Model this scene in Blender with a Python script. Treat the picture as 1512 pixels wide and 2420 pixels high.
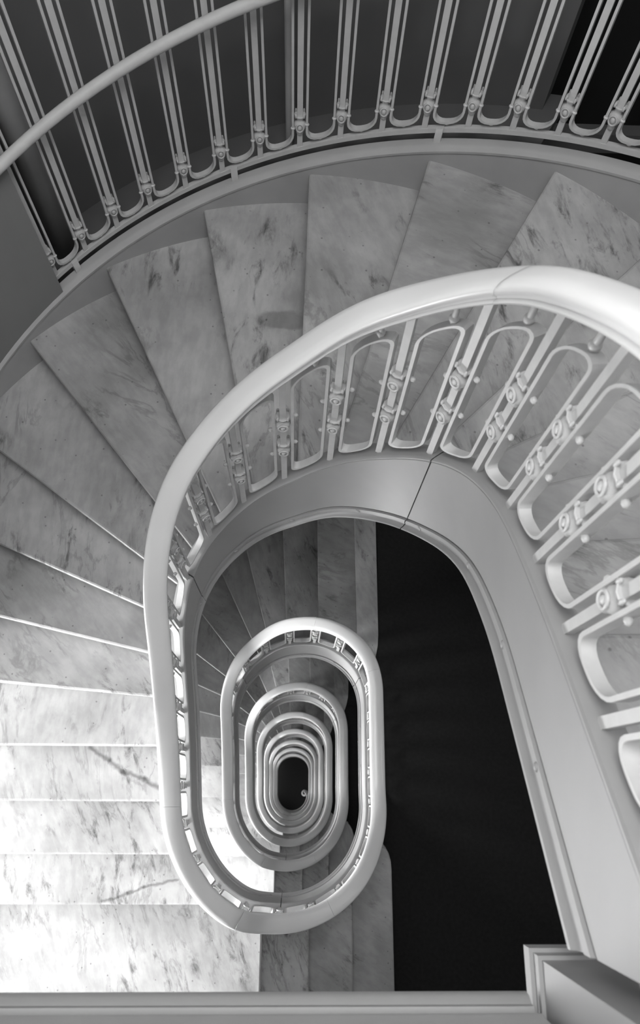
import bpy, bmesh, math, random
import numpy as np
from mathutils import Matrix, Vector

random.seed(7)
for o in list(bpy.data.objects):
    bpy.data.objects.remove(o)
SC = bpy.context.scene
COL = SC.collection
PI = math.pi

# ------------------------------------------------------------------ camera
cam_d = bpy.data.cameras.new('camera')
cam = bpy.data.objects.new('camera', cam_d)
COL.objects.link(cam)
cr = Vector((0.99945406, 0.00423503, 0.03276668))
cu = Vector((-0.01517597, 0.93978301, 0.34143458))
cd = Vector((0.02934758, 0.34174545, -0.93933422))
M4 = Matrix(((cr.x, cu.x, -cd.x, 0.0), (cr.y, cu.y, -cd.y, -0.0148),
             (cr.z, cu.z, -cd.z, 6.0591), (0, 0, 0, 1)))
cam.matrix_world = M4
cam_d.sensor_fit = 'VERTICAL'
cam_d.sensor_height = 36.0
cam_d.sensor_width = 36.0
cam_d.lens = 1819.0 / 2420.0 * 36.0
cam_d.clip_start = 0.02
cam_d.clip_end = 200
cam_d.dof.use_dof = True
cam_d.dof.focus_distance = 3.6
cam_d.dof.aperture_fstop = 4.6
SC.camera = cam

# ------------------------------------------------------------------ world, view, lights
SC.view_settings.view_transform = 'Standard'
SC.view_settings.look = 'None'
SC.view_settings.gamma = 1.0
SC.view_settings.exposure = 0.0
SC.view_settings.use_curve_mapping = False
W = bpy.data.worlds.new('world')
SC.world = W
W.use_nodes = True
W.node_tree.nodes['Background'].inputs[0].default_value = (1, 1, 1, 1)
W.node_tree.nodes['Background'].inputs[1].default_value = 0.25

H_R = 0.1955            # riser
HS = 18 * H_R           # storey height
NLOW = 7                # storeys below the upper carpet floor
Z_TOP = 25 * H_R        # top landing
Z_CEIL = 7.4
WIN_Y = (-1.80, 0.62)
WIN_Z = (0.82, 2.20)    # above each storey's floor


def area(name, loc, rot, sx, sy, power):
    l = bpy.data.lights.new(name, 'AREA')
    l.shape = 'RECTANGLE'
    l.size = sx
    l.size_y = sy
    l.energy = power
    o = bpy.data.objects.new(name, l)
    COL.objects.link(o)
    o.location = loc
    o.rotation_euler = rot
    return o


# daylight through the stair windows, one in the left wall at each half landing
for i in range(-1, NLOW + 1):
    area('window_light', (-7.0, -1.6, 2.0 - i * HS), (0, -PI / 2, 0), 2.8, 8.0, {-1: 200.0, 0: 5600.0, 1: 1500.0}.get(i, 2300.0))
# soft overhead light just under the ceiling, above the well
area('overhead_light', (-0.10, 0.50, Z_CEIL - 0.04), (0, 0, 0), 1.5, 1.5, 100.0)
# fill lights added over the carpet floors to lift the lower steps
for i in range(NLOW):
    area('floor_fill_light', (2.5, 0.2, HS - 0.45 - i * HS), (0, 0, 0), 0.5, 0.5, 7.0)

# ------------------------------------------------------------------ materials


def new_mat(name):
    m = bpy.data.materials.new(name)
    m.use_nodes = True
    nt = m.node_tree
    b = nt.nodes['Principled BSDF']
    return m, nt, b


def paint(name, col, rough, bump=0.0, mottle=0.06, scale=9.0):
    m, nt, b = new_mat(name)
    tc = nt.nodes.new('ShaderNodeTexCoord')
    nz = nt.nodes.new('ShaderNodeTexNoise')
    nz.inputs['Scale'].default_value = scale
    nz.inputs['Detail'].default_value = 6
    nt.links.new(tc.outputs['Object'], nz.inputs['Vector'])
    rmp = nt.nodes.new('ShaderNodeMapRange')
    rmp.inputs['From Min'].default_value = 0.3
    rmp.inputs['From Max'].default_value = 0.7
    rmp.inputs['To Min'].default_value = col * (1 - mottle)
    rmp.inputs['To Max'].default_value = min(col * (1 + mottle), 0.95)
    nt.links.new(nz.outputs['Fac'], rmp.inputs['Value'])
    cmb = nt.nodes.new('ShaderNodeCombineColor')
    for k in range(3):
        nt.links.new(rmp.outputs['Result'], cmb.inputs[k])
    nt.links.new(cmb.outputs['Color'], b.inputs['Base Color'])
    b.inputs['Roughness'].default_value = rough
    if bump:
        bp = nt.nodes.new('ShaderNodeBump')
        bp.inputs['Strength'].default_value = bump
        bp.inputs['Distance'].default_value = 0.004
        n2 = nt.nodes.new('ShaderNodeTexNoise')
        n2.inputs['Scale'].default_value = scale * 4
        n2.inputs['Detail'].default_value = 4
        nt.links.new(tc.outputs['Object'], n2.inputs['Vector'])
        nt.links.new(n2.outputs['Fac'], bp.inputs['Height'])
        nt.links.new(bp.outputs['Normal'], b.inputs['Normal'])
    return m


def marble(name, veins=(), stain=None):
    m, nt, b = new_mat(name)
    N, L = nt.nodes, nt.links
    tc = N.new('ShaderNodeTexCoord')
    oi = N.new('ShaderNodeObjectInfo')
    off = N.new('ShaderNodeMath'); off.operation = 'MULTIPLY'; off.inputs[1].default_value = 37.0
    L.new(oi.outputs['Random'], off.inputs[0])
    cx = N.new('ShaderNodeCombineXYZ')
    L.new(off.outputs[0], cx.inputs[0]); L.new(off.outputs[0], cx.inputs[1])
    add = N.new('ShaderNodeVectorMath'); add.operation = 'ADD'
    L.new(tc.outputs['Object'], add.inputs[0]); L.new(cx.outputs[0], add.inputs[1])
    # slab rotated by its own angle, then stretched along the bed of the stone
    ang = N.new('ShaderNodeMapRange')
    ang.inputs['To Min'].default_value = -1.2
    ang.inputs['To Max'].default_value = 0.2
    L.new(oi.outputs['Random'], ang.inputs['Value'])
    vr = N.new('ShaderNodeVectorRotate'); vr.rotation_type = 'Z_AXIS'
    L.new(add.outputs[0], vr.inputs['Vector']); L.new(ang.outputs[0], vr.inputs['Angle'])
    st = N.new('ShaderNodeVectorMath'); st.operation = 'MULTIPLY'
    st.inputs[1].default_value = (2.6, 0.85, 1.0)
    L.new(vr.outputs[0], st.inputs[0])

    def noise(scale, detail, src, rough=0.6, dist=0.0):
        n = N.new('ShaderNodeTexNoise')
        n.inputs['Scale'].default_value = scale
        n.inputs['Detail'].default_value = detail
        n.inputs['Roughness'].default_value = rough
        n.inputs['Distortion'].default_value = dist
        L.new(src, n.inputs['Vector'])
        return n.outputs['Fac']

    def rng(src, a, bb, lo, hi, smooth=True):
        r = N.new('ShaderNodeMapRange')
        if smooth:
            r.interpolation_type = 'SMOOTHSTEP'
        r.inputs['From Min'].default_value = a
        r.inputs['From Max'].default_value = bb
        r.inputs['To Min'].default_value = lo
        r.inputs['To Max'].default_value = hi
        L.new(src, r.inputs['Value'])
        return r.outputs['Result']

    def mul(a, c):
        q = N.new('ShaderNodeMath'); q.operation = 'MULTIPLY'
        L.new(a, q.inputs[0]); L.new(c, q.inputs[1])
        return q.outputs[0]

    base = rng(noise(2.2, 5, add.outputs[0]), 0.3, 0.7, 0.28, 0.42)
    fine = rng(noise(9.0, 6, st.outputs[0]), 0.35, 0.65, 0.90, 1.05)
    # cloudy patches of dark streaks
    streak = rng(noise(6.0, 9, st.outputs[0], 0.70, 0.4), 0.50, 0.70, 1.0, 0.24)
    # how streaky a slab is differs from slab to slab
    rn = N.new('ShaderNodeMath'); rn.operation = 'MULTIPLY'; rn.inputs[1].default_value = 9.37
    L.new(oi.outputs['Random'], rn.inputs[0])
    rf = N.new('ShaderNodeMath'); rf.operation = 'FRACT'
    L.new(rn.outputs[0], rf.inputs[0])
    sh = rng(rf.outputs[0], 0.0, 1.0, -0.10, 0.09, False)
    pa = N.new('ShaderNodeMath'); pa.operation = 'ADD'
    L.new(noise(2.3, 3, vr.outputs[0]), pa.inputs[0]); L.new(sh, pa.inputs[1])
    patch = rng(pa.outputs[0], 0.47, 0.62, 0.04, 1.0)
    mx = N.new('ShaderNodeMix'); mx.data_type = 'FLOAT'
    L.new(patch, mx.inputs[0]); mx.inputs[2].default_value = 1.0; L.new(streak, mx.inputs[3])
    # thin wandering veins
    vn = noise(1.6, 7, st.outputs[0], 0.62, 0.6)
    ab = N.new('ShaderNodeMath'); ab.operation = 'SUBTRACT'; ab.inputs[1].default_value = 0.5
    L.new(vn, ab.inputs[0])
    ab2 = N.new('ShaderNodeMath'); ab2.operation = 'ABSOLUTE'
    L.new(ab.outputs[0], ab2.inputs[0])
    vein = rng(ab2.outputs[0], 0.0, 0.03, 0.74, 1.0)
    vmask = rng(noise(1.3, 2, add.outputs[0]), 0.50, 0.58, 0.0, 1.0)
    mv = N.new('ShaderNodeMix'); mv.data_type = 'FLOAT'
    L.new(vmask, mv.inputs[0]); mv.inputs[2].default_value = 1.0; L.new(vein, mv.inputs[3])
    # small pits
    vo = N.new('ShaderNodeTexVoronoi'); vo.inputs['Scale'].default_value = 16.0
    L.new(add.outputs[0], vo.inputs['Vector'])
    pit = rng(vo.outputs['Distance'], 0.05, 0.10, 0.55, 1.0)
    tot = mul(mul(mul(mul(base, fine), mx.outputs[0]), mv.outputs[0]), pit)
    # single marks that belong to one slab
    wn = N.new('ShaderNodeTexNoise')
    wn.inputs['Scale'].default_value = 14.0
    wn.inputs['Detail'].default_value = 6
    L.new(tc.outputs['Object'], wn.inputs['Vector'])
    ws = N.new('ShaderNodeVectorMath'); ws.operation = 'MULTIPLY_ADD'
    ws.inputs[1].default_value = (.05, .05, 0); ws.inputs[2].default_value = (-.025, -.025, 0)
    L.new(wn.outputs['Color'], ws.inputs[0])
    wp = N.new('ShaderNodeVectorMath'); wp.operation = 'ADD'
    L.new(tc.outputs['Object'], wp.inputs[0]); L.new(ws.outputs[0], wp.inputs[1])
    fl = N.new('ShaderNodeVectorMath'); fl.operation = 'MULTIPLY'
    fl.inputs[1].default_value = (1, 1, 0)
    L.new(wp.outputs[0], fl.inputs[0])
    for (ax, ay), (bx, by), wd, dark in veins:
        ln2 = (bx - ax) ** 2 + (by - ay) ** 2
        sb = N.new('ShaderNodeVectorMath'); sb.operation = 'SUBTRACT'
        sb.inputs[1].default_value = (ax, ay, 0)
        L.new(fl.outputs[0], sb.inputs[0])
        dt = N.new('ShaderNodeVectorMath'); dt.operation = 'DOT_PRODUCT'
        dt.inputs[1].default_value = ((bx - ax) / ln2, (by - ay) / ln2, 0)
        L.new(sb.outputs[0], dt.inputs[0])
        cl = N.new('ShaderNodeClamp')
        L.new(dt.outputs['Value'], cl.inputs['Value'])
        sc = N.new('ShaderNodeVectorMath'); sc.operation = 'SCALE'
        sc.inputs[0].default_value = (bx - ax, by - ay, 0)
        L.new(cl.outputs[0], sc.inputs['Scale'])
        ds = N.new('ShaderNodeVectorMath'); ds.operation = 'DISTANCE'
        L.new(sb.outputs[0], ds.inputs[0]); L.new(sc.outputs[0], ds.inputs[1])
        tot = mul(tot, rng(ds.outputs['Value'], 0.0, wd, dark, 1.0))
    if stain:
        (sx, sy), rx, ry, ang_s = stain
        sb = N.new('ShaderNodeVectorMath'); sb.operation = 'SUBTRACT'
        sb.inputs[1].default_value = (sx, sy, 0)
        L.new(fl.outputs[0], sb.inputs[0])
        rt = N.new('ShaderNodeVectorRotate'); rt.rotation_type = 'Z_AXIS'
        rt.inputs['Angle'].default_value = ang_s
        L.new(sb.outputs[0], rt.inputs['Vector'])
        dv = N.new('ShaderNodeVectorMath'); dv.operation = 'DIVIDE'
        dv.inputs[1].default_value = (rx, ry, 1)
        L.new(rt.outputs[0], dv.inputs[0])
        le = N.new('ShaderNodeVectorMath'); le.operation = 'LENGTH'
        L.new(dv.outputs[0], le.inputs[0])
        tot = mul(tot, rng(le.outputs['Value'], 0.75, 1.05, 0.66, 1.0))
    # each slab a little lighter or darker
    tone = rng(oi.outputs['Random'], 0.0, 1.0, 0.92, 1.06, False)
    tot = mul(tot, tone)
    cmb = N.new('ShaderNodeCombineColor')
    for k in range(3):
        L.new(tot, cmb.inputs[k])
    L.new(cmb.outputs['Color'], b.inputs['Base Color'])
    b.inputs['Roughness'].default_value = 0.42
    return m


VP7 = [(-1.177, 0.222), (-1.055, 0.144), (-0.978, 0.086), (-0.854, 0.052), (-0.769, 0.003)]
VP5 = [(-1.117, -0.626), (-0.972, -0.585), (-0.875, -0.553), (-0.679, -0.508)]
M_MARBLE = marble('grey_veined_marble')
M_MARBLE_VEIN = marble('marble_with_wandering_vein', [((VP7[i]), (VP7[i + 1]), .022, .45) for i in range(4)])
M_MARBLE_LINE = marble('marble_with_diagonal_vein', [((VP5[i]), (VP5[i + 1]), .013, .5) for i in range(3)])
M_MARBLE_STAIN = marble('marble_with_oval_stain', (), ((-0.083, 2.088), .14, .058, 0.0))
M_RAIL = paint('gloss_white_rail_paint', 0.73, 0.28, 0.05, 0.02, 5)
M_IRON = paint('white_iron_paint', 0.62, 0.45, 0.12, 0.05, 22)
M_STR = paint('cream_stringer_paint', 0.33, 0.48, 0.06, 0.03, 7)
M_JOINT = paint('dark_joint_filler', 0.10, 0.9)
M_CARPET = paint('black_carpet', 0.007, 0.98, 0.5, 0.35, 40)
M_WALL = paint('grey_wall_plaster', 0.20, 0.8, 0.06, 0.04, 3)
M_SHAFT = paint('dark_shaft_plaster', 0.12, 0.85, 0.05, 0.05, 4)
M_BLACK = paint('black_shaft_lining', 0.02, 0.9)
M_CURB = paint('grey_curb_paint', 0.36, 0.6, 0.08, 0.06, 6)
M_SCREEN = paint('grey_iron_paint', 0.50, 0.5, 0.08, 0.05, 20)
M_DUCT = paint('grey_duct_paint', 0.34, 0.6)
M_CEIL = paint('white_ceiling_paint', 0.75, 0.9)
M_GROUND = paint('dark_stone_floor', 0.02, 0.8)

# ------------------------------------------------------------------ mesh helpers


def link(o, parent=None):
    COL.objects.link(o)
    if parent is not None:
        o.parent = parent
        if parent.parent is None:
            o.location = o.location - parent.location
        else:
            pass
    return o


def mesh(name, v, f, mat, smooth=False):
    me = bpy.data.meshes.new(name)
    me.from_pydata([tuple(map(float, q)) for q in v], [], f)
    me.update()
    me.materials.append(mat)
    if smooth:
        me.polygons.foreach_set('use_smooth', [True] * len(me.polygons))
    return me


def fix_normals(me):
    bm = bmesh.new(); bm.from_mesh(me)
    bmesh.ops.recalc_face_normals(bm, faces=bm.faces)
    bm.to_mesh(me); bm.free()


def add(name, v, f, mat, parent=None, smooth=False, auto=None):
    """one mesh object with its vertices given in world coordinates"""
    me = mesh(name, v, f, mat, smooth)
    fix_normals(me)
    if auto is not None:
        me.set_sharp_from_angle(angle=math.radians(auto))
    o = bpy.data.objects.new(name, me)
    return link(o, parent)


def inst(name, me, loc, rz=0.0, parent=None):
    o = bpy.data.objects.new(name, me)
    o.location = loc
    o.rotation_euler = (0, 0, rz)
    return link(o, parent)


def root(name, label, cat, loc=(0, 0, 0), group=None):
    o = bpy.data.objects.new(name, None)
    o.empty_display_size = 0.1
    o.location = loc
    COL.objects.link(o)
    o['label'] = label
    o['category'] = cat
    if group:
        o['group'] = group
    return o


def tag(o, label, cat=None, kind=None, group=None):
    o['label'] = label
    if cat:
        o['category'] = cat
    if kind:
        o['kind'] = kind
    if group:
        o['group'] = group
    return o


def box_vf(x0, x1, y0, y1, z0, z1):
    v = [(x0, y0, z0), (x1, y0, z0), (x1, y1, z0), (x0, y1, z0),
         (x0, y0, z1), (x1, y0, z1), (x1, y1, z1), (x0, y1, z1)]
    f = [(0, 3, 2, 1), (4, 5, 6, 7), (0, 1, 5, 4), (1, 2, 6, 5), (2, 3, 7, 6), (3, 0, 4, 7)]
    return v, f


def merge(*vfs):
    V, F = [], []
    for v, f in vfs:
        n = len(V)
        V += list(v)
        F += [tuple(i + n for i in q) for q in f]
    return V, F


def sweep(rings, closed_profile=True, cap=True, loop=False):
    n = len(rings[0])
    V = [q for r in rings for q in r]
    F = []
    m = len(rings)
    for i in range(m if loop else m - 1):
        a, b = i * n, ((i + 1) % m) * n
        for j in range(n if closed_profile else n - 1):
            k = (j + 1) % n
            F.append((a + j, a + k, b + k, b + j))
    if cap and not loop and closed_profile:
        F.append(tuple(range(n)))
        F.append(tuple(range((m - 1) * n, m * n)))
    return V, F


def slab(poly, z_top, z_bot):
    n = len(poly)
    V = [(x, y, z_top) for x, y in poly] + [(x, y, z_bot) for x, y in poly]
    F = [tuple(range(n)), tuple(range(2 * n - 1, n - 1, -1))]
    F += [(i, (i + 1) % n, n + (i + 1) % n, n + i) for i in range(n)]
    return V, F


def tube(pts, r, seg=12, cap=True):
    pts = [Vector(q) for q in pts]
    rings = []
    for i, q in enumerate(pts):
        t = (pts[min(i + 1, len(pts) - 1)] - pts[max(i - 1, 0)]).normalized()
        ref = Vector((0, 0, 1)) if abs(t.z) < 0.9 else Vector((1, 0, 0))
        a = t.cross(ref).normalized()
        b = t.cross(a).normalized()
        rings.append([tuple(q + a * r * math.cos(2 * PI * k / seg) + b * r * math.sin(2 * PI * k / seg))
                      for k in range(seg)])
    return sweep(rings, True, cap)


def ellipsoid(c, rx, ry, rz, nu=10, nv=6):
    V, F = [(c[0], c[1], c[2] - rz)], []
    for i in range(1, nv):
        t = -PI / 2 + PI * i / nv
        for j in range(nu):
            a = 2 * PI * j / nu
            V.append((c[0] + rx * math.cos(t) * math.cos(a), c[1] + ry * math.cos(t) * math.sin(a), c[2] + rz * math.sin(t)))
    V.append((c[0], c[1], c[2] + rz))
    for j in range(nu):
        F.append((0, 1 + (j + 1) % nu, 1 + j))
        F.append((len(V) - 1, 1 + (nv - 2) * nu + j, 1 + (nv - 2) * nu + (j + 1) % nu))
    for i in range(nv - 2):
        for j in range(nu):
            F.append((1 + i * nu + j, 1 + i * nu + (j + 1) % nu, 1 + (i + 1) * nu + (j + 1) % nu, 1 + (i + 1) * nu + j))
    return V, F


def lathe(prof, seg=12):
    rings = [[(r * math.cos(2 * PI * k / seg), r * math.sin(2 * PI * k / seg), z) for k in range(seg)] for r, z in prof]
    return sweep(rings, True, True)


# ------------------------------------------------------------------ plan of the stair
YT, YB = 0.60, -0.07
R_FACE, R_BACK, R_BAR, R_RAIL, R_TREAD = 0.0, 0.066, 0.030, -0.008, 0.060   # offsets outward from the stringer face
OC, OR = 0.827, 1.96          # outer wall circle
Y_BOT = -2.0


def oval(upper):
    """stringer face in plan, from the right side clockwise (seen from above) round the well"""
    xl = -.575
    xr0, xr = .532, (.530 if upper else .532)
    yt, bt, nt_ = (.620, .588, 2.27) if upper else (.600, .525, 2.15)
    P = []

    def arc(cx, cy, a, b, n, f0, f1):
        for q in range(181):
            f = f0 + (f1 - f0) * q / 180
            c, s = math.cos(f), math.sin(f)
            P.append((cx + a * math.copysign(abs(c) ** (2 / n), c), cy + b * math.copysign(abs(s) ** (2 / n), s)))
    arc((xl + xr0) / 2, YB, (xr0 - xl) / 2, .60, 2.0, 0, -PI)
    for q in range(1, 60):
        P.append((xl, YB + (yt - YB) * q / 60))
    arc((xl + xr) / 2, yt, (xr - xl) / 2, bt, nt_, PI, 0)
    end = -.75 if upper else YB
    for q in range(1, 61):
        P.append((xr, yt + (end - yt) * q / 60))
    P = np.array(P)
    keep = [0]
    for q in range(1, len(P)):
        if np.hypot(*(P[q] - P[keep[-1]])) > .003:
            keep.append(q)
    P = P[keep]
    S = np.concatenate([[0], np.cumsum(np.hypot(*np.diff(P, axis=0).T))])
    g = np.linspace(0, S[-1], 1400)
    Q = np.stack([np.interp(g, S, P[:, 0]), np.interp(g, S, P[:, 1])], 1)
    T = np.gradient(Q, axis=0)
    if not upper:
        T[0] = T[-1] = (0, -1)
    else:
        T[0] = (0, -1)
    w = np.hanning(25); w /= w.sum()
    T = np.stack([np.convolve(np.pad(T[:, k], 12, mode='edge'), w, 'valid') for k in (0, 1)], 1)
    T /= np.hypot(T[:, 0], T[:, 1])[:, None]
    return g, Q, np.stack([-T[:, 1], T[:, 0]], 1)


OVAL = {u: oval(u) for u in (False, True)}
LT = float(OVAL[False][0][-1])
_q = OVAL[False][1]
_i = int(np.argmin(np.abs(_q[:, 1] - YB) + (_q[:, 0] > 0) * 9))
S_OFF = float(OVAL[False][0][_i]) - .43          # s of the point y = -0.5 on the left side
S_RS = float(OVAL[False][0][int(np.argmin(np.abs(_q[:, 1] - YT) + (_q[:, 0] < 0) * 9))])   # start of the right side


def pos(s, R, upper=False):
    g, Q, Nn = OVAL[upper]
    if not upper:
        s = s % LT
    x, y = np.interp(s, g, Q[:, 0]), np.interp(s, g, Q[:, 1])
    nx, ny = np.interp(s, g, Nn[:, 0]), np.interp(s, g, Nn[:, 1])
    L = math.hypot(nx, ny)
    nx, ny = float(nx / L), float(ny / L)
    return (float(x) + nx * R, float(y) + ny * R), (nx, ny)


# nosing lines: (inner point, outer point) read as lines in plan
LOWER = {2: ((.404, -.55), (.404, Y_BOT)), 3: ((.114, -.68), (.114, Y_BOT)), 4: ((-.176, -.66), (-.176, Y_BOT)),
         5: ((-.25, -.645), (-1.96, -.643)), 6: ((-.55, -.36), (-1.96, -.358)), 7: ((-.6, -.07), (-1.96, -.068)),
         8: ((-.6, .220), (-1.96, .222)), 9: ((-.62, .455), (-1.96, .570)), 10: ((-.62, .637), (-1.96, .945)),
         11: ((-.62, .804), (-1.96, 1.374)), 12: ((-.60, .957), (-1.553, 1.65)), 13: ((-.5, 1.075), (-1.407, 2.185)),
         14: ((-.33, 1.14), (-1.008, 2.524)), 15: ((-.235, 1.22), (-.62, 2.65)), 16: ((-.075, 1.25), (-.16, 2.78)),
         17: ((.188, 1.22), (.165, 2.787)), 18: ((.490, .96), (.472, 2.787))}
UPPER = dict(LOWER)
UPPER.update({15: ((-.19, 1.22), (-.495, 2.733)), 16: ((-.004, 1.24), (.031, 2.783)), 17: ((.149, 1.232), (.572, 2.691)),
              18: ((.325, 1.164), (1.072, 2.474)), 19: ((.50, 1.115), (1.35, 1.95)), 20: ((.60, .968), (1.6, 1.46)),
              21: ((.64, .780), (1.7, 1.045)), 22: ((.64, .560), (1.96, .650)), 23: ((.62, .297), (1.96, .300)),
              24: ((.62, .010), (1.96, .010)), 25: ((.62, -.28), (1.96, -.28))})


def outer_poly(upper):
    P = [(3.0, Y_BOT), (-1.96, Y_BOT), (-1.96, OC)]
    a1 = 0 if upper else PI / 2
    n = 60
    for i in range(1, n + 1):
        a = PI + (a1 - PI) * i / n
        P.append((OR * math.cos(a), OC + OR * math.sin(a)))
    P.append((1.96, -2.0) if upper else (3.0, OC + OR))
    return P


def dense(P, step=0.01):
    out, acc = [P[0]], [0.0]
    for a, b in zip(P[:-1], P[1:]):
        d = math.dist(a, b)
        n = max(1, int(d / step))
        for i in range(1, n + 1):
            out.append((a[0] + (b[0] - a[0]) * i / n, a[1] + (b[1] - a[1]) * i / n))
            acc.append(acc[-1] + d / n)
    return np.array(out), np.array(acc)


def cross_param(P, A, ln, near):
    """parameter along dense polyline P where the line ln crosses it, nearest to point near"""
    (x0, y0), (x1, y1) = ln
    nx, ny = -(y1 - y0), (x1 - x0)
    d = (P[:, 0] - x0) * nx + (P[:, 1] - y0) * ny
    ix = np.where(d[:-1] * d[1:] <= 0)[0]
    best = None
    for i in ix:
        w = d[i] / (d[i] - d[i + 1]) if d[i] != d[i + 1] else 0
        q = P[i] * (1 - w) + P[i + 1] * w
        e = math.hypot(q[0] - near[0], q[1] - near[1])
        if best is None or e < best[0]:
            best = (e, A[i] * (1 - w) + A[i + 1] * w, tuple(q))
    return best[1], best[2]


def shift(ln, d):
    """line moved by d in the direction of ascent (clockwise round the well)"""
    (x0, y0), (x1, y1) = ln
    L = math.hypot(x1 - x0, y1 - y0)
    nx, ny = (y1 - y0) / L, -(x1 - x0) / L
    return ((x0 + nx * d, y0 + ny * d), (x1 + nx * d, y1 + ny * d))


def inner_dense(R, upper):
    S = np.arange(0, float(OVAL[upper][0][-1]), 0.004)
    return np.array([pos(s, R, upper)[0] for s in S]), S


IN_T = {u: inner_dense(R_TREAD, u) for u in (False, True)}
IN_P = {u: inner_dense(0.015, u) for u in (False, True)}
OUT = {u: dense(outer_poly(u)) for u in (False, True)}


def s_of(k, upper):
    ln = (UPPER if upper else LOWER)[k]
    return cross_param(*IN_P[upper], ln, ln[0])[0]


S1 = 0.23
SK = {u: {1: S1, **{k: s_of(k, u) for k in (UPPER if u else LOWER)}} for u in (False, True)}


def z_table(upper):
    """height of the nosing line against s for one turn, smoothed"""
    sk = SK[upper]
    low = SK[False]
    xs, zs = [], []
    for t in (-1, 0, 1):
        if t == -1 or (t == 1 and not upper):
            src, ks = low, range(1, 19)
        elif t == 1:
            continue
        else:
            src, ks = sk, (range(1, 26) if upper else range(1, 19))
        for k in ks:
            xs.append(src[k] + t * LT); zs.append((k + 18 * t) * H_R)
        if not (upper and t == 0):
            xs.append(LT - 0.02 + t * LT); zs.append((18 + 18 * t) * H_R)
    if upper:
        s_end = xs[-1]
        xs.append(s_end + 1.0); zs.append(zs[-1] + 1.0 * H_R / 0.29)
    g = np.arange(-0.6, LT + 0.9, 0.005)
    z = np.interp(g, xs, zs)
    w = np.hanning(57); w /= w.sum()
    zz = np.convolve(np.pad(z, 28, mode='edge'), w, 'valid')
    return g, zz


ZT = {u: z_table(u) for u in (False, True)}


def zf(s, upper):
    return float(np.interp(s, *ZT[upper]))


KN_UP = [(.4, .03), (1.33, .04), (1.63, -.02), (1.78, -.04), (1.96, -.025), (2.2, -.02), (2.37, .0), (2.53, .03), (2.68, .035), (2.81, .02), (3.0, .012), (3.9, .01)]
KN_LO = [(.3, -.38), (.996, -.36), (1.175, -.345), (1.344, -.40), (1.547, -.50), (1.758, -.55), (1.95, -.575), (2.14, -.605), (2.32, -.64), (2.46, -.655),
         (2.645, -.65), (2.82, -.55), (2.96, -.46), (3.19, -.405), (3.415, -.417), (3.9, -.44)]
KN_RA = [(.2, .85), (.52, .86), (.968, .945), (1.158, .97), (1.305, .955), (1.49, .91), (1.67, .90), (1.86, .91), (2.06, .95), (2.28, .965), (2.44, .97),
         (2.6, .95), (2.71, .92), (2.815, .895), (3.2, .88), (3.9, .88)]
KN_LO_L = [(.3, -.38), (.996, -.36), (1.175, -.345), (1.344, -.40), (1.547, -.48), (1.758, -.51), (1.95, -.51), (2.3, -.46), (2.7, -.38)]


def knots(kn, d0):
    g = np.arange(-1.5, 5.5, .01)
    x = np.array([a for a, b in kn]) + S_OFF
    y = np.interp(g, np.concatenate([[-2], [S_OFF - .3], x]), np.concatenate([[d0], [d0], [b for a, b in kn]]))
    w = np.hanning(31); w /= w.sum()
    return g, np.convolve(np.pad(y, 15, mode='edge'), w, 'valid')


K_UP = {True: knots(KN_UP, .03), False: knots([(.4, .03), (2.0, .03)], .03)}
K_LO = {True: knots(KN_LO, -.38), False: knots(KN_LO_L, -.38)}
K_RA = {True: knots(KN_RA, .85), False: knots([(.2, .85), (3.0, .85)], .85)}


def z_up(s, u):
    return zf(s, u) + float(np.interp(s, *K_UP[u]))


def z_lo(s, u):
    return zf(s, u) + float(np.interp(s, *K_LO[u]))


def z_rail(s, u):
    return zf(s, u) + float(np.interp(s, *K_RA[u])) - .062      # underside of the handrail


# ------------------------------------------------------------------ treads, risers
T_TH = 0.036
NOSE = 0.026


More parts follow.
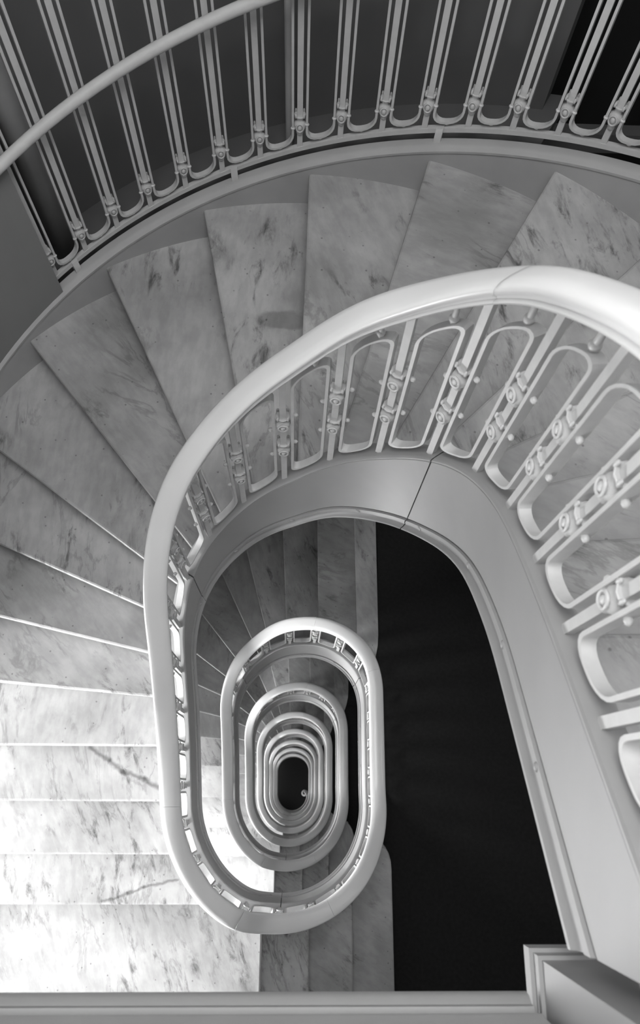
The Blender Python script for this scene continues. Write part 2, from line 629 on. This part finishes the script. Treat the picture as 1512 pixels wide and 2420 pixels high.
def tread(k, lines, upper, base, parent, last=False):
    z = base + k * H_R
    outP, outA = OUT[upper]
    nxt = shift(lines[k + 1], NOSE + 0.012)
    i1, pI1 = cross_param(*IN_T[upper], nxt, nxt[0])
    o1, pO1 = cross_param(outP, outA, nxt, nxt[1])
    if k == 1:
        front = [(.694, Y_BOT), (.694, -1.2), (.694, -.52), (.690, -.465), (.676, -.415), (.652, -.372), (.622, -.338), (.592, -.312)]
        i0 = 0.24
        o0 = outA[0] + (3.0 - .694)
        back_dir = (-1, 0)
    else:
        ln = lines[k]
        i0, pI0 = cross_param(*IN_T[upper], ln, ln[0])
        o0, pO0 = cross_param(outP, outA, ln, ln[1])
        front = [(pO0[0] + (pI0[0] - pO0[0]) * t, pO0[1] + (pI0[1] - pO0[1]) * t) for t in (0, .25, .5, .75, 1)]
        sh = shift(ln, 1.0)
        back_dir = (sh[0][0] - ln[0][0], sh[0][1] - ln[0][1])
    inner = [tuple(pos(s, R_TREAD, upper)[0]) for s in np.arange(i0 + 0.02, i1 - 0.01, 0.04)]
    sel = np.where((outA > o0 + 0.005) & (outA < o1 - 0.005))[0]
    outer = []
    lastp = None
    for j in sel[::-1]:
        q = tuple(outP[j])
        if lastp is None or math.dist(q, lastp) > 0.06 or (abs(q[0] + 1.96) < 1e-6 and abs(q[1] - Y_BOT) < 1e-6):
            outer.append(q); lastp = q
    poly = front + inner + [pI1, pO1] + outer
    nf = len(front)
    rings = []
    for (bk, dz) in ((0.011, 0.0), (0.0035, -0.0035), (0.0, -0.011), (0.0, -T_TH)):
        r = []
        for i, (x, y) in enumerate(poly):
            if i < nf:
                r.append((x + back_dir[0] * bk, y + back_dir[1] * bk, z + dz))
            else:
                r.append((x, y, z + dz))
        rings.append(r)
    V, F = sweep(rings, True, True)
    o = add('tread', V, F, {7: M_MARBLE_VEIN, 5: M_MARBLE_LINE, 15: M_MARBLE_STAIN}.get(k, M_MARBLE) if upper else M_MARBLE, parent)
    # riser under the nosing
    if k == 1:
        rf = [(x - NOSE * (1 if i < 5 else .8), y - (0 if i < 4 else NOSE * .6)) for i, (x, y) in enumerate(front)]
    else:
        ln = shift(lines[k], NOSE)
        a = cross_param(*IN_T[upper], ln, ln[0])[1]
        b = cross_param(outP, outA, ln, ln[1])[1]
        rf = [b, a]
    rb = [(x + back_dir[0] * .012, y + back_dir[1] * .012) for x, y in rf]
    V, F = slab(rf + rb[::-1], z - T_TH, z - H_R)
    add('riser', V, F, M_MARBLE, parent)
    return o


# ------------------------------------------------------------------ stringer, rail, balusters
STR_TOP = [(.066, .0), (.010, .0), (.002, -.002), (-.003, -.009), (-.003, -.019), (.003, -.024), (.0, -.029)]
STR_LOW = [(.0, .107), (.009, .102), (.009, .093), (-.006, .090), (-.006, .058), (.000, .053),
           (-.001, .035), (-.008, .022), (-.016, .017), (-.018, .011), (-.016, .0), (.066, .0)]
_half = [(.026, 0), (.034, .003), (.0375, .011), (.035, .019), (.031, .022), (.032, .031), (.039, .038), (.046, .049),
         (.0495, .062), (.0475, .074), (.039, .085), (.020, .091)]
RAIL_PROF = _half + [(-a, b) for a, b in _half[::-1]]


def sweep_path(name, s0, s1, prof_of, upper, base, mat, parent, step=0.03, auto=35):
    """sweep a vertical profile along the oval; prof_of(s) gives (outward offset, height)"""
    n = max(2, int((s1 - s0) / step))
    rings = []
    for i in range(n + 1):
        s = s0 + (s1 - s0) * i / n
        c, nrm = pos(s, 0.0, upper)
        rings.append([(c[0] + nrm[0] * r, c[1] + nrm[1] * r, z + base) for r, z in prof_of(s)])
    V, F = sweep(rings, True, True)
    return add(name, V, F, mat, parent, True, auto)


def collar_mesh():
    prof = [(.006, -.056), (.0135, -.054), (.0165, -.044), (.0150, -.032), (.021, -.024), (.0265, -.012), (.028, .0),
            (.0265, .012), (.020, .020), (.0150, .026), (.0165, .036), (.024, .048), (.0265, .056), (.0225, .056), (.012, .044), (.006, .044)]
    parts = [lathe(prof, 12)]
    for sx in (-1, 1):     # oval buckle on the two faces
        rings = []
        for i in range(14):
            a = 2 * PI * i / 14
            c = (sx * .026, .0165 * math.cos(a), .0215 * math.sin(a))
            t = (math.cos(a), math.sin(a))
            rings.append([(c[0] + .0045 * math.cos(b), c[1] + .0045 * t[0] * math.sin(b), c[2] + .0045 * t[1] * math.sin(b))
                          for b in (0, PI / 2, PI, 3 * PI / 2)])
        parts.append(sweep(rings, True, False, True))
        parts.append(ellipsoid((sx * .0255, 0, 0), .006, .010, .014, 8, 5))
    for i in range(4):     # leaf tips
        a = PI / 4 + PI / 2 * i
        parts.append(ellipsoid((.0255 * math.cos(a), .0255 * math.sin(a), .058), .006, .006, .013, 6, 4))
    me = mesh('collar', *merge(*parts), M_IRON, True)
    fix_normals(me)
    return me


ME_COLLAR = collar_mesh()
v, f = box_vf(-.0105, .0105, -.0115, .0115, 0, 1.0)
ME_BAR = mesh('baluster_bar', v, f, M_IRON)
ME_RIVET = mesh('rivet', *ellipsoid((0, 0, 0), .0085, .011, .0085, 8, 6), M_IRON, True)
fix_normals(ME_RIVET)
ME_KNOB = mesh('knob', *merge(ellipsoid((0, 0, 0), .0135, .0135, .0135, 12, 8), lathe([(.0075, -.02), (.0085, .0), (.0075, .11)], 8)), M_IRON, True)
fix_normals(ME_KNOB)


def loop_ring(width, zlo, zhi, rad, nc=5):
    """rounded rectangle in (u, z): list of (u, z, normal_u, normal_z)"""
    pts = []
    for cx, cz, a0 in ((width / 2 - rad, zlo + rad, -PI / 2), (width / 2 - rad, zhi - rad, 0),
                       (-width / 2 + rad, zhi - rad, PI / 2), (-width / 2 + rad, zlo + rad, PI)):
        for i in range(nc + 1):
            a = a0 + PI / 2 * i / nc
            pts.append((cx + rad * math.cos(a), cz + rad * math.sin(a), math.cos(a), math.sin(a)))
    return pts


def loop_obj(pf, zfun, s0, s1, gap, zlo, zhi, mat, parent, w=.031, t=.0105, nc=5, name='loop'):
    """closed flat-bar loop between two bars; pf(s) -> point, normal; zfun(s) -> base height"""
    sm = (s0 + s1) / 2
    width = (s1 - s0) - 2 * gap
    rad = min(.055, width * .42)
    rings = []
    for u, z, nu, nz in loop_ring(width, zlo, zhi, rad, nc):
        ring = []
        for (a, b) in ((-1, -1), (1, -1), (1, 1), (-1, 1)):
            uu = u + nu * t / 2 * b
            zz = z + nz * t / 2 * b
            p, n = pf(sm + uu)
            ring.append((p[0] + n[0] * w / 2 * a, p[1] + n[1] * w / 2 * a, zfun(sm + uu) + zz))
        rings.append(ring)
    V, F = sweep(rings, True, False, True)
    o = add(name, V, F, mat, parent, True, 40)
    return o, sm, width


def balustrade(bars, upper, base, parent, detail):
    pf = lambda s: pos(s, R_BAR, upper)
    zb = lambda s: z_up(s, upper) + base
    ht = lambda s: z_rail(s, upper) - z_up(s, upper)
    for s in bars:
        (x, y), n = pf(s)
        rz = math.atan2(n[1], n[0])
        b = inst('baluster_bar', ME_BAR, (x, y, zb(s) - .003), rz, parent)
        b.scale = (1, 1, ht(s) + .008)
        if detail >= 1:
            for h in (.325, .565):
                inst('collar', ME_COLLAR, (x, y, zb(s) + h * ht(s)), rz, parent)
    for s0, s1 in zip(bars[:-1], bars[1:]):
        h0 = ht((s0 + s1) / 2)
        o, sm, wd = loop_obj(pf, zb, s0, s1, .033, .045, .86 * h0, M_IRON, parent, nc=5 if detail == 2 else 3)
        if detail == 2:
            for sd in (-1, 1):
                for h in (.325, .565):
                    s = sm + sd * (wd / 2 - .010)
                    (x, y), n = pf(s)
                    q = inst('rivet', ME_RIVET, (x, y, zb(s) + h * h0), math.atan2(n[1], n[0]), None)
                    q.parent = o
            (x, y), n = pf(sm + wd * .12)
            q = inst('knob', ME_KNOB, (x, y, zb(sm + wd * .12) + .86 * h0 + .024), math.atan2(n[1], n[0]), None)
            q.parent = o


# ------------------------------------------------------------------ setting: outer walls
def k_ang(deg):
    return 16 + (89.1 - deg) / 15.9


Z_BASE = -NLOW * HS
SCR_A0, SCR_A1 = 127.9, 30.0


def wall_curve():
    """round end wall of the stair hall; stands up to the curb where the iron screen is"""
    V, F = [], []
    n = 90
    R1, R2 = 1.965, 2.045
    cols = []
    for i in range(n + 1):
        a = math.radians(180 - 180 * i / n)
        d = math.degrees(a)
        top = Z_CEIL if (d > SCR_A0 + 0.6) else k_ang(d) * H_R - .02
        if d < 28:
            top = Z_CEIL
        cols.append((a, top))
    for i in range(n):
        a0, t0 = cols[i]
        a1, t1 = cols[i + 1]
        if abs(t0 - t1) > 1:
            t0 = t1 = max(t0, t1) if math.degrees(a1) > SCR_A0 - 3 and t0 > t1 else min(t0, t1)
        c = [(R1 * math.cos(a0), OC + R1 * math.sin(a0)), (R1 * math.cos(a1), OC + R1 * math.sin(a1)),
             (R2 * math.cos(a1), OC + R2 * math.sin(a1)), (R2 * math.cos(a0), OC + R2 * math.sin(a0))]
        b = len(V)
        V += [(x, y, Z_BASE) for x, y in c] + [(c[0][0], c[0][1], t0), (c[1][0], c[1][1], t1), (c[2][0], c[2][1], t1), (c[3][0], c[3][1], t0)]
        F += [(b, b + 1, b + 5, b + 4), (b + 2, b + 3, b + 7, b + 6), (b + 4, b + 5, b + 6, b + 7), (b + 1, b + 2, b + 6, b + 5), (b + 3, b, b + 4, b + 7)]
    return add('wall_back', V, F, M_WALL)


tag(wall_curve(), 'grey curved plaster wall around the outer end of the winding steps', kind='structure')

ORD = ['uppermost', 'second', 'third', 'fourth', 'fifth', 'sixth', 'seventh', 'eighth']
# left wall with one window opening per storey
parts = [box_vf(-2.16, -1.965, Y_BOT, WIN_Y[0], Z_BASE, Z_CEIL), box_vf(-2.16, -1.965, WIN_Y[1], OC, Z_BASE, Z_CEIL)]
zs = sorted([(WIN_Z[0] - i * HS, WIN_Z[1] - i * HS) for i in range(-1, NLOW + 1)])
lo = Z_BASE
for a, b in zs:
    parts.append(box_vf(-2.16, -1.965, WIN_Y[0], WIN_Y[1], lo, a))
    lo = b
parts.append(box_vf(-2.16, -1.965, WIN_Y[0], WIN_Y[1], lo, Z_CEIL))
tag(add('wall_left', *merge(*parts), M_WALL), 'grey plaster wall with stair windows on the left', kind='structure')
for i in range(-1, NLOW + 1):
    z0, z1 = WIN_Z[0] - i * HS, WIN_Z[1] - i * HS
    ym = sum(WIN_Y) / 2
    fr = [box_vf(-2.09, -2.05, WIN_Y[0], WIN_Y[0] + .04, z0, z1), box_vf(-2.09, -2.05, WIN_Y[1] - .04, WIN_Y[1], z0, z1),
          box_vf(-2.09, -2.05, WIN_Y[0], WIN_Y[1], z0, z0 + .04), box_vf(-2.09, -2.05, WIN_Y[0], WIN_Y[1], z1 - .04, z1),
          box_vf(-2.085, -2.055, ym - .015, ym + .015, z0, z1)]
    tag(add('window_%d' % (i + 2), *merge(*fr), M_IRON), 'white framed stair window in the left wall, %s' % ('above the top landing' if i < 0 else 'at the bright landing' if i == 0 else '%s storey down' % ORD[i]), kind='structure')
tag(add('wall_front', *box_vf(-2.16, 4.7, Y_BOT - .15, Y_BOT - .01, Z_BASE, Z_CEIL), M_WALL), 'grey plaster wall behind the landings', kind='structure')
tag(add('wall_right', *box_vf(4.5, 4.65, Y_BOT, 4.2, Z_BASE, Z_CEIL), M_WALL), 'grey plaster wall at the far side of the carpet floors', kind='structure')
tag(add('wall_side', *box_vf(1.2, 4.5, OC + OR + .01, OC + OR + .12, Z_BASE, 2.75), M_WALL), 'grey plaster wall along the carpet floors', kind='structure')
ce = merge(box_vf(-2.16, 4.65, Y_BOT, 4.3, Z_CEIL, Z_CEIL + .1))
tag(add('ceiling', *ce, M_CEIL), 'white ceiling above the stairwell', kind='structure')

# ------------------------------------------------------------------ carpet floors


def arc_in(s0, s1, R, n):
    return [pos(s0 + (s1 - s0) * i / n, R)[0] for i in range(n + 1)]


STRIP_EDGE = [(.655, 2.787), (.655, 1.8), (.656, 1.16), (.650, 1.07), (.632, .985), (.608, .915), (.588, .870)]
for f_ in range(NLOW):
    z = -f_ * HS
    right = arc_in(S_RS - 0.22, LT, R_TREAD, 8) + arc_in(0.04, 0.20, R_TREAD, 3)
    poly = STRIP_EDGE + right + [(.64, -.34), (.665, -.42), (.672, -.52), (.672, Y_BOT), (4.5, Y_BOT), (4.5, 2.787)]
    fl = add('floor', *slab(poly, z - .004, z - .22), M_CARPET)
    tag(fl, '%s black carpet floor beside the oval stairwell, counted from the top' % ORD[f_], kind='structure')
    bpoly = [(.472, 2.787), (.482, 1.9), (.489, 1.03)] + arc_in(SK[False][18] + .02, S_RS - 0.22, R_TREAD, 5) + STRIP_EDGE[::-1]
    rings = [[(x, y, z + dz) for x, y in bpoly] for dz in (0.0, -.036)]
    add('marble_border', *sweep(rings, True, True), M_MARBLE, fl)
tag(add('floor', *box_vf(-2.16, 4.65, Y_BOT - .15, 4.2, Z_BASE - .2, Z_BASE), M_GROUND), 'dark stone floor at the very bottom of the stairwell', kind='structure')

# ------------------------------------------------------------------ lower flights and their railings
WHERE = ['', 'one storey below the nearest flight', 'two storeys below the nearest flight', 'three storeys below the nearest flight',
         'four storeys below the nearest flight', 'five storeys below the nearest flight', 'six storeys below the nearest flight',
         'rising from the dark ground floor']


def soffit(lines, ks, upper, base, parent):
    outP, outA = OUT[upper]
    A, B = [], []
    for k in ks:
        ln = shift(lines[k], .05)
        a = cross_param(*IN_T[upper], ln, ln[0])[1]
        b = cross_param(outP, outA, ln, ln[1])[1]
        A.append((a[0], a[1], base + k * H_R - .30))
        B.append((b[0], b[1], base + k * H_R - .30))
    V = A + B
    n = len(A)
    F = [(i, i + 1, n + i + 1, n + i) for i in range(n - 1)]
    add('soffit', V, F, M_CEIL, parent)


def str_prof(upper):
    return lambda s: [(r, z_up(s, upper) + h) for r, h in STR_TOP] + [(r, z_lo(s, upper) + h) for r, h in STR_LOW]


def flight(fi):
    upper = fi == 0
    base = -fi * HS
    lines = UPPER if upper else LOWER
    if upper:
        st = root('stair_flight', 'nearest marble stair flight, winding from the bright landing up the right side', 'staircase', (0, 0, base))
    else:
        st = root('stair_flight', 'marble stair flight %s' % WHERE[fi], 'staircase', (0, 0, base), 'repeating stair flights down the well')
    top_k = 24 if upper else 17
    for k in range(1, top_k + 1):
        tread(k, lines, upper, base, st)
    # last riser up to the floor or landing
    ln = shift(lines[top_k + 1], NOSE)
    outP, outA = OUT[upper]
    a = cross_param(*IN_T[upper], ln, ln[0])[1]
    b = cross_param(outP, outA, ln, ln[1])[1]
    sh = shift(ln, .012)
    d = (sh[0][0] - ln[0][0], sh[0][1] - ln[0][1])
    add('riser', *slab([b, a, (a[0] + d[0], a[1] + d[1]), (b[0] + d[0], b[1] + d[1])], base + (top_k + 1) * H_R - .036, base + top_k * H_R), M_MARBLE, st)
    soffit(lines, range(2, top_k + 2), upper, base, st)
    # stringer in cast plates with open joints
    end = S_OFF + 3.86 if upper else LT
    cuts = [0.0, .95, S_OFF + 1.47, S_OFF + 2.56, end] if upper else [0.0, .95, S_OFF + 1.47, S_OFF + 2.6, end]
    for i, (a_, b_) in enumerate(zip(cuts[:-1], cuts[1:])):
        g0 = .0025 if i else 0
        g1 = .0025 if i < len(cuts) - 2 else 0
        sweep_path('stringer_plate', a_ + g0, b_ - g1, str_prof(upper), upper, base, M_STR, st)
    core = lambda s: [(.012, z_up(s, upper) - .01), (.060, z_up(s, upper) - .01), (.060, z_lo(s, upper) + .02), (.012, z_lo(s, upper) + .02)]
    for c in cuts[1:-1]:
        sweep_path('joint', c - .02, c + .02, core, upper, base, M_JOINT, st, .02)
    if fi <= 1:
        s = 0.12
        while s < end - .05:
            (x, y), n = pos(s, R_FACE - .006, upper)
            V, F = ellipsoid((0, 0, 0), .006, .012, .009, 8, 5)
            if s > .2:
                ME = bpy.data.meshes.get('bolt') or mesh('bolt', V, F, M_STR, True)
                inst('bolt', ME, (x, y, z_lo(s, upper) + base + .074), math.atan2(n[1], n[0]), st)
            s += .30
    # railing
    if upper:
        ra = root('stair_railing', 'nearest white iron stair railing with broad handrail and looped balusters', 'railing', (0, 0, base))
    else:
        ra = root('stair_railing', 'white iron railing around the well on the flight %s' % WHERE[fi], 'railing', (0, 0, base), 'railings repeating down the well')
    sk = SK[upper]
    b0 = sk[1] - .03
    b1 = S_OFF + 3.84 if upper else LT + b0
    n = round((b1 - b0) / .192)
    bars = [b0 + (b1 - b0) * i / n for i in range(n + 1)]
    if upper:
        fixed = [S_OFF + q for q in (1.643, 1.825, 2.003, 2.180, 2.353, 2.530, 2.706, 2.885, 3.080, 3.272, 3.470, 3.665, 3.845)]
        n = round((fixed[0] - b0) / .188)
        bars = [b0 + (fixed[0] - b0) * i / n for i in range(n)] + fixed
    balustrade(bars, upper, base, ra, 2 if fi == 0 else (1 if fi <= 4 else 0))
    rend = end if upper else LT
    rc = [0.0, 0.66, 1.15, 1.80, S_OFF + 2.58, rend] if upper else [0.0, 0.66, 1.15, 1.80, 3.50, 4.05, rend]
    for i, (a_, b_) in enumerate(zip(rc[:-1], rc[1:])):
        g0 = .0005 if i else 0
        g1 = .0005 if i < len(rc) - 2 else 0
        sweep_path('handrail', a_ + g0, b_ - g1, lambda s: [((.008 - .016 * min(1.0, s / .9) if upper else .008) + r, z_rail(s, upper) + h) for r, h in RAIL_PROF], upper, base, M_RAIL, ra, .012 if upper else .025, 50)
    return st, ra


top_stair, top_rail = flight(0)
for fi in range(1, NLOW + 1):
    st, ra = flight(fi)
    if fi == NLOW:      # curled end of the handrail at the ground floor
        pts = []
        (x, y), n = pos(0.0, R_RAIL)
        z = z_rail(0.0, False) - fi * HS + .045
        for i in range(40):
            t = i / 39
            a = t * 2.6 * PI
            r = .11 * (1 - .75 * t)
            pts.append((x - .11 + r * math.cos(a), y + r * math.sin(a), z + .002 * i))
        add('rail_scroll', *tube(pts, .036, 10), M_RAIL, ra, True)

# ------------------------------------------------------------------ top landing with moulded edge and newel
Y_FAS = -0.387
lpoly = [(-1.96, Y_BOT), (-1.96, Y_FAS - .03), (.60, Y_FAS - .03), (.64, -.31), (1.96, -.31), (1.96, Y_BOT)]
ld = add('floor', *slab(lpoly, Z_TOP, Z_TOP - .30), M_MARBLE)
tag(ld, 'pale top landing along the lower edge of the picture', kind='structure')
FAS = [(0.0, .60), (.010, .60), (.010, .575), (.0, .565), (.0, .12), (.004, .113), (.004, .105), (-.006, .100), (-.006, .062),
       (.004, .055), (.004, .040), (.014, .026), (.018, .012), (.018, .0), (-.06, .0), (-.06, .60)]
zf0 = 4.30
rings = [[(x, Y_FAS - .018 + a, zf0 + b) for a, b in FAS] for x in (-1.96, -.6, .47)]
add('fascia', *sweep(rings, True, True), M_STR, ld, True, 35)
# square newel where stringer and landing edge meet
nx0, nx1, ny0, ny1 = .497, .66, -.50, -.326
nv = merge(box_vf(nx0, nx1, ny0, ny1, 4.33, 5.85), box_vf(nx0 - .008, nx1 + .008, ny0 - .008, ny1 + .008, 4.305, 4.34),
           box_vf(nx0 - .016, nx1 + .016, ny0 - .016, ny1 + .016, 4.27, 4.308))
add('newel_post', *nv, M_STR, top_rail)

# ------------------------------------------------------------------ outer curb, iron screen and pipe handrail
def arc_pt(deg, R):
    a = math.radians(deg)
    return (R * math.cos(a), OC + R * math.sin(a)), (math.cos(a), math.sin(a))


def arc_sweep(name, a0, a1, R, prof, dz, mat, parent=None, step=1.5, auto=35, kmin=None):
    n = max(2, int(abs(a1 - a0) / step))
    rings = []
    for i in range(n + 1):
        d = a0 + (a1 - a0) * i / n
        (x, y), nr = arc_pt(d, R)
        z = k_ang(d) * H_R + dz
        rings.append([(x + nr[0] * r, y + nr[1] * r, z + h) for r, h in prof])
    return add(name, *sweep(rings, True, True), mat, parent, True, auto)


CURB = [(-.012, -.32), (-.012, .035), (-.018, .040), (-.018, .052), (-.008, .060), (-.002, .066), (.012, .070), (.045, .070), (.05, .05), (.05, -.32)]
cb = arc_sweep('trim_1', 152, SCR_A1, 1.968, CURB, 0.0, M_CURB)
tag(cb, 'grey moulded curb along the outer ends of the winding steps', kind='structure')

scr = root('iron_screen', 'tall grey iron bar screen curving behind the winding steps', 'screen', (0, 0, 0))
RS = 2.022
arc_sweep('base_rail', SCR_A0, SCR_A1, RS, [(-.012, -.012), (.012, -.012), (.012, .012), (-.012, .012)], .115, M_SCREEN, scr)
for d in (124.5, 99.5, 72.5, 47.0):
    arc_sweep('rail_bracket', d + .45, d - .45, RS, [(-.035, -.05), (.006, -.05), (.006, .016), (-.022, .016), (-.035, -.02)], .115, M_SCREEN, scr, .4)
SCR_H = 1.85
v, f = box_vf(-.008, .008, -.0125, .0125, 0, SCR_H)
ME_SBAR = mesh('screen_bar', v, f, M_SCREEN)
me_sc = ME_COLLAR.copy()
me_sc.materials[0] = M_SCREEN
degs = [127.6 - 5.31 * i for i in range(18)]


def sz(s):
    return k_ang(s) * H_R + .12


for d in degs:
    (x, y), n = arc_pt(d, RS)
    rz = math.radians(d)
    inst('screen_bar', ME_SBAR, (x, y, sz(d)), rz, scr)
    inst('screen_collar', me_sc, (x, y, sz(d) + .130), rz, scr)
for d0, d1 in zip(degs[:-1], degs[1:]):
    w = math.radians(d0 - d1) * RS
    dm = (d0 + d1) / 2
    pf = lambda s, dm=dm: arc_pt(dm - math.degrees(s / RS), RS)
    zz = lambda s, dm=dm: sz(dm - math.degrees(s / RS))
    o, sm, wd = loop_obj(pf, zz, -w / 2, w / 2, .032, .035, SCR_H - .03, M_SCREEN, scr, .026, .0105, 5, 'screen_loop')
    for sd in (-1, 1):
        (x, y), n = pf(sd * (wd / 2 + .000))
        q = inst('rivet', ME_RIVET, (x - n[0] * .008, y - n[1] * .008, zz(sd * wd / 2) + .125), math.atan2(n[1], n[0]))
        q.parent = o
    (x, y), n = pf(0)
    q = inst('rivet', ME_RIVET, (x, y, zz(0) + .024), math.atan2(n[1], n[0]))
    q.parent = o
arc_sweep('top_rail', SCR_A0, degs[-1] - 1, RS, [(-.02, 0), (.02, 0), (.02, .03), (-.02, .03)], .12 + SCR_H - .01, M_SCREEN, scr)

ph = []
for i in range(50):
    d = 158 - 118 * i / 49
    (x, y), n = arc_pt(d, 1.925)
    ph.append((x, y, k_ang(d) * H_R + .965))
hr = add('pipe_handrail', *tube(ph, .024, 14), M_SCREEN, None, True)
tag(hr, 'plain round pipe handrail crossing in front of the iron screen', 'handrail')
for d in (150, 133, 84, 57):
    (x, y), n = arc_pt(d, 1.925)
    zc = k_ang(d) * H_R + .965
    (x2, y2), _ = arc_pt(d, 1.96)
    (x3, y3), _ = arc_pt(d, 2.03 if d < 128 else 1.975)
    add('handrail_bracket', *tube([(x, y, zc - .015), (x, y, zc - .055), (x2, y2, zc - .07), (x3, y3, zc - .07)], .008, 8), M_SCREEN, hr, True)

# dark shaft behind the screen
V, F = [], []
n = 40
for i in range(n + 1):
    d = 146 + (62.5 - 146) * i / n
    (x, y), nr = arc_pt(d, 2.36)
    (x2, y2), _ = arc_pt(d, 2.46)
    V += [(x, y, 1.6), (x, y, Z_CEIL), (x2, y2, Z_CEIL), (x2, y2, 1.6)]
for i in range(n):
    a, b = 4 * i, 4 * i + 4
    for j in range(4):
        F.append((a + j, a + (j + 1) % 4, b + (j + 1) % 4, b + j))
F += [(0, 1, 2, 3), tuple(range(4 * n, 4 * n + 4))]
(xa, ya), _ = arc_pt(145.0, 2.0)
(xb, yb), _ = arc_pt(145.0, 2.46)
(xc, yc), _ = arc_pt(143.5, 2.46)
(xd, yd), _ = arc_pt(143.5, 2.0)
V2, F2 = slab([(xa, ya), (xb, yb), (xc, yc), (xd, yd)], Z_CEIL, 1.6)  # end wall added to keep the window light out of the shaft
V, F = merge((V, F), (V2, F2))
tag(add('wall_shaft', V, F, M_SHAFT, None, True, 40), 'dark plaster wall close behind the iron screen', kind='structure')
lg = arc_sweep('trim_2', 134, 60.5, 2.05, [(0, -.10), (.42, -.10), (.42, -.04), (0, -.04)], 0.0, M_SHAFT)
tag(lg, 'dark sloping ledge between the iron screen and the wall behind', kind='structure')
V, F = merge(box_vf(.2, 4.5, 4.0, 4.1, 1.0, Z_CEIL), box_vf(.8, 4.5, 2.9, 4.1, 1.0, 1.05), box_vf(.98, 1.06, 3.02, 4.1, 1.0, Z_CEIL))  # last box is a side wall added to block stray window light
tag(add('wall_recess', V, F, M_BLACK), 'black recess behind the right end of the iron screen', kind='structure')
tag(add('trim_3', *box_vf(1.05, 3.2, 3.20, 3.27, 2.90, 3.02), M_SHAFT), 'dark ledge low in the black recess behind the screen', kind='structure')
pv = tube([(-.068, 2.985, 3.03), (-.068, 2.985, 3.08), (-.068, 2.985, 5.8)], .017, 12)
tag(add('vertical_pipe', *merge(pv, ellipsoid((-.068, 2.985, 3.08), .019, .019, .02)), M_DUCT, None, True), 'thin vertical pipe behind the middle of the iron screen', 'pipe')
pv = tube([(-1.24, 2.685, 2.62), (-1.24, 2.685, 4.0), (-1.24, 2.685, 6.6)], .075, 18)
tag(add('vertical_duct', *merge(pv, ellipsoid((-1.24, 2.685, 2.63), .078, .078, .03, 18, 6)), M_DUCT, None, True), 'thick vertical duct behind the left end of the iron screen', 'duct')
